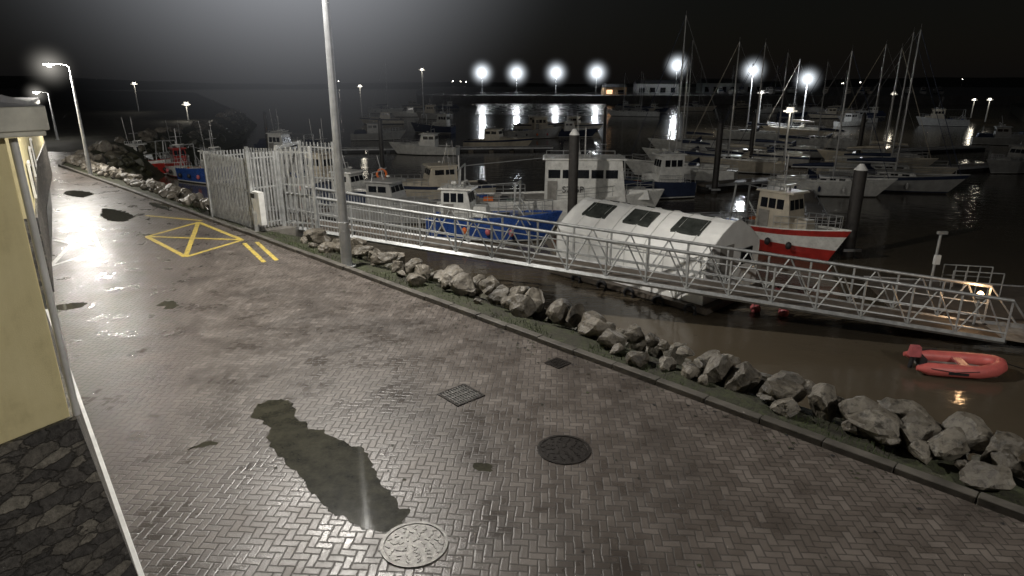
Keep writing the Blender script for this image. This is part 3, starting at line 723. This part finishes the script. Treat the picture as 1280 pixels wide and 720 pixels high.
for i,x,y,r_ in yl: place(Y[i],'sailing_yacht',(x,y,WZ),R(r_+random.uniform(-4,4)),sc=random.uniform(.9,1.02))
allm=[c1,c2,c3,c4,c4,f2,f3,c2]
cnt=0
while cnt<28:
    x=random.uniform(-40,90); y=random.uniform(112,225)
    if -16<x<26 and y>145 or abs(x-38.5)<3 and abs(y-108)<5: continue
    cnt+=1
    if random.random()<.2: place(random.choice(Y),'sailing_yacht',(x,y,WZ),R(random.choice((160,-20))+random.uniform(-9,9)))
    else: 
        me=random.choice(allm); place(me,'motor_cruiser' if me in (c1,c2,c3,c4) else 'fishing_boat',(x,y,WZ),R(random.choice((10,170,-20))+random.uniform(-20,20)))
# dinghy
b=MB(); Bd=.50; rt=.18
side=[(-1.2,-Bd,.2),(-.9,-Bd,.2),(-.3,-Bd,.2),(.35,-Bd,.21),(.78,-Bd*.75,.25),(1.0,-Bd*.38,.3),(1.06,0,.32),(1.0,Bd*.38,.3),(.78,Bd*.75,.25),(.35,Bd,.21),(-.3,Bd,.2),(-.9,Bd,.2),(-1.2,Bd,.2)]
b.tube(side,rt,DINGY,14,rs=[.06]+[rt]*11+[.06])
b.box((-.1,0,.09),(1.8,.8,.05),DECKG); b.box((.1,0,.27),(.24,.85,.05),PINK); b.box((-.95,0,.26),(.06,.8,.34),DARK)
b.box((-1.12,0,.52),(.3,.24,.3),PINK,taper=.8); b.cyl((-1.15,0,.4),(-1.19,0,-.25),.06,DARK); b.cyl((-1.0,0,.55),(-.55,.08,.6),.02,DARK)
for s_ in (-1,1): b.tube([(-.9,s_*(Bd+.16),.28),(-.3,s_*(Bd+.19),.22),(.3,s_*(Bd+.16),.29)],.013,DARK,5); b.box((-.2,s_*(Bd+.178),.18),(.5,.012,.07),DARK)
b.tube([(1.2,0,.35),(1.9,.25,.1),(2.6,.9,.2)],.015,DARK,5)
b.make('inflatable_dinghy',(12.65,16.7,WZ),R(-12))
for c in ((8.75,21.7),(9.6,21.3),(10.3,23.6),(15.0,21.9),(9.2,24.0)):
    b=MB(); b.sphere((0,0,.12),.19,PINK,14); b.cyl((0,0,.3),(0,0,.38),.05,DARK); b.tube([(0.06*math.cos(a),0,.42+.06*math.sin(a)) for a in [j/8*6.283 for j in range(8)]],.012,GALV,5,True); b.make('mooring_buoy',(c[0],c[1],WZ))
b=MB(); b.cyl((0,0,0),(0,0,2.1),.05,GALV); b.box((.05,0,2.1),(.34,.12,.1),GALV); b.box((0,-.08,1.1),(.2,.12,.35),WPAINT); b.make('service_pedestal_post',(15.75,23.0,-2.3))
b=MB()
for i in range(5): b.cyl((i*.4-.8,0,0),(i*.4-.8,0,.85),.022,GALV); b.cyl((i*.4-.8,.9,0),(i*.4-.8,.9,.85),.022,GALV)
for y_ in (0,.9):
    for z_ in (.45,.85): b.cyl((-.8,y_,z_),(.8,y_,z_),.022,GALV)
b.make('pontoon_railing',(16.8,22.1,-2.3),R(-14))
b=MB(); b.box((0,0,.3),(.8,.5,.6),WPAINT); b.box((0,0,.63),(.86,.56,.06),DECKG); b.box((1.2,.2,.2),(.6,.45,.4),BLUE); b.make('dock_box',(19.3,20.6,-2.3),R(-14),bevel=.02)
par=empty('pontoon_bulkhead_lamp',(14.6,18.95,-2.3)); b=MB(); b.cyl((0,0,0),(0,0,.85),.04,GALV); b.box((0,0,.95),(.16,.16,.05),GALV); b.make('post',parent=par); b=MB(); b.sphere((0,0,1.06),.09,LENSW,12); b.make('globe',parent=par)
plight('globe_light',(0,0,1.25),32,(1,.6,.3),.08,par)
b=MB(); b.cyl((0,0,0),(0,0,2.3),.04,WPAINT); b.tube([(.3*math.cos(a),-.06,1.9+.3*math.sin(a)) for a in [j/16*6.283 for j in range(16)]],.07,ORANGE,8,True); b.make('life_ring_post',(-8.2,40.6,-2.3))
# marina lamps
def marina_lamp(x,y,z0,h,P,lens=LENSC,hz=HZF,hr=5,col=(.92,.96,1),name='floodlight_mast',r=.28):
    par=empty(name,(x,y,z0)); b=MB(); b.cyl((0,0,0),(0,0,h),.14,GALVD,.08); b.box((0,0,h),(1.3,.12,.12),GALVD); b.box((0,.15,h+.1),(.7,.25,.5),GALVD)
    b.make('mast',parent=par); b=MB(); b.sphere((0,-.15,h+.1),r,lens,14); b.make('lens',parent=par)
    plight('flood',(0,-1,h-.2),P,col,.4,par)
    if hz: painted_halo_ball((0,0,h+.1),hr,hz,par)
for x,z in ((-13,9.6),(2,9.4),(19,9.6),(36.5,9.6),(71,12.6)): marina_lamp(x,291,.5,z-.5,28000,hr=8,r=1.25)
HZM=painted_halo('painted_halo_mid',(.86,.93,1),2.2,4.6)
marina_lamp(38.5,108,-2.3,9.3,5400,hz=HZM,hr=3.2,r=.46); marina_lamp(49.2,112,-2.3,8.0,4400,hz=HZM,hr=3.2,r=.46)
for x,y,z in ((26,62,2.6),(44,118,3.5),(-34,150,4.5),(-47,96,2.2),(-60,70,2.2),(-72,128,5),(96,134,2),(104,150,1.6),(-20,150,8),(80,140,3)):
    marina_lamp(x,y,-2.3,z+2.3,130,SMALL,None,0,(1,.9,.72),'pontoon_lamp',.11)

# ------------------------------------------------------------------ far shore
b=MB(); b.prism([(-40,283),(260,262),(500,300),(1200,600),(1200,1500),(-200,1500),(-60,420)],WZ-1,.5,QUAY); b.make('far_quay')
b=MB(); b.prism([(95,120),(160,90),(400,60),(900,100),(900,600),(260,262),(150,200)],WZ-1,-.5,LAND)
b.make('far_shore')
b=MB(); mp_=[(-10,180),(2,170),(20,172),(31,190),(34,240),(40,282),(-16,283),(-12,230)]
b.prism(mp_,WZ-.5,WZ+.06,MUD); b.make('mud_bank')
def shed(x,y,w,d_,h,m,name,rz=0,z=.5,lit=None):
    par=empty(name,(x,y,z)); par.rotation_euler=(0,0,rz)
    b=MB(); b.box((0,0,h/2),(w,d_,h),m); b.make('walls',parent=par)
    b=MB(); b.add([(-w/2-.3,-d_/2-.3,h),(w/2+.3,-d_/2-.3,h),(w/2+.3,d_/2+.3,h),(-w/2-.3,d_/2+.3,h),(-w/2,0,h+d_*.18),(w/2,0,h+d_*.18)],[(0,1,5,4),(2,3,4,5),(1,2,5),(3,0,4),(3,2,1,0)],ROOFM); b.make('roof',parent=par)
    b=MB(); n=max(2,int(w/4))
    for i in range(n): b.box((-w/2+(i+.5)*w/n,-d_/2-.03,h*.4),(w/n*.5,.08,h*.5),lit if lit and i%2==0 else GLASS)
    b.make('doors_and_windows',parent=par)
WARM=emis('lit_window',(1,.55,.25),1.6); WARMW=mat('buff_cladding',(.4,.26,.15),.6); SHEDW=mat('pale_cladding',(.22,.22,.22),.5)
shed(45,296,10,8,3.2,WARMW,'quay_office',0,.5,WARM); shed(66,308,19,9,4.6,SHEDW,'boat_shed'); shed(110,340,30,12,5,GALVD,'warehouse')
b=MB()
for i in range(28): b.cyl((-38+i*4.5,283.2-i*.3,.5),(-38+i*4.5,283.2-i*.3,1.6),.07,GALVD,n=5)
b.cyl((-38,283.2,1.6),(84,275,1.6),.06,GALVD,n=5); b.make('quay_railing')
for i in range(14): place(random.choice((c1,c3,c4,Y[2])),'boat_on_hardstanding',(random.uniform(80,200),random.uniform(288,310),1.2),R(random.uniform(60,120)))
# low hills, lost in the dark
b=MB(); n=90; vs=[]
for i in range(n+1):
    a=R(-75+150*i/n); h=4+16*max(0,noise.noise((i*.07,0,4))+.35)+3*noise.noise((i*.6,2,0)); 
    for rr,zz in ((1150,-3),(1300,h*.6),(1500,h)): vs.append((rr*math.sin(a),rr*math.cos(a),zz))
b.add(vs,[(i*3+j,i*3+j+1,(i+1)*3+j+1,(i+1)*3+j) for i in range(n) for j in range(2)],mat('dark_hillside',(.03,.035,.025),.9,0,.01,.4),True); b.make('hills')
for i in range(12):
    a=R(random.choice((random.uniform(-38,-3),random.uniform(15,40)))); rr=1160+random.uniform(0,60)
    marina_lamp(rr*math.sin(a),rr*math.cos(a),-2,random.uniform(6,14),10,SMALL,None,0,name='distant_street_lamp',r=random.uniform(.35,.8))

# ------------------------------------------------------------------ world
w=bpy.data.worlds.new('World'); scene.world=w; w.use_nodes=True; t=w.node_tree
bg=t.nodes['Background']; out=[n for n in t.nodes if n.type=='OUTPUT_WORLD'][0]
sky=N(t,'ShaderNodeTexSky'); sky.sky_type='NISHITA'; sky.sun_disc=False; sky.sun_elevation=R(3); sky.sun_rotation=R(200)
L(t,sky.outputs[0],bg.inputs[0]); bg.inputs[1].default_value=.0007
g=coords(t,'Generated')
def dotp(v):
    n=N(t,'ShaderNodeVectorMath',operation='DOT_PRODUCT'); L(t,g,n.inputs[0]); n.inputs[1].default_value=Vector(v).normalized(); return M_(t,'MAXIMUM',n.outputs['Value'],0.)
cl=noi(t,g,3.0,5,.6)
sx=N(t,'ShaderNodeSeparateXYZ'); L(t,g,sx.inputs[0])
el=N(t,'ShaderNodeMapRange'); el.interpolation_type='SMOOTHSTEP'; el.inputs[1].default_value=-.01; el.inputs[2].default_value=.16; el.inputs[3].default_value=.3; L(t,sx.outputs[2],el.inputs[0])
glow=M_(t,'MULTIPLY',M_(t,'POWER',dotp((-.30,.93,.24)),20.),.032)
gl=M_(t,'ADD',M_(t,'MULTIPLY',M_(t,'MULTIPLY',glow,el.outputs[0]),M_(t,'MULTIPLY_ADD',cl,1.1,.45)),.0030)
b2=N(t,'ShaderNodeBackground'); b2.inputs[0].default_value=(.92,.94,1,1); L(t,gl,b2.inputs[1])
ad=N(t,'ShaderNodeAddShader'); L(t,bg.outputs[0],ad.inputs[0]); L(t,b2.outputs[0],ad.inputs[1]); L(t,ad.outputs[0],out.inputs[0])
sl=bpy.data.lights.new('ambient_fill','SUN'); sl.energy=.02; sl.angle=R(10); sl.color=(.9,.93,1); so=bpy.data.objects.new('ambient_fill',sl); scene.collection.objects.link(so); so.rotation_euler=(R(50),0,R(20))  # weak sun added as cool ambient fill, not a moon

# ------------------------------------------------------------------ camera
cd=bpy.data.cameras.new('camera'); cam=bpy.data.objects.new('camera',cd); scene.collection.objects.link(cam)
cam.location=(0,0,5); cam.rotation_euler=(R(90-17.67),0,0); cd.sensor_width=36; cd.lens=22.5; cd.clip_end=6000; cd.clip_start=.05
scene.camera=cam
scene.view_settings.view_transform='Standard'; scene.view_settings.look='None'; scene.view_settings.exposure=0
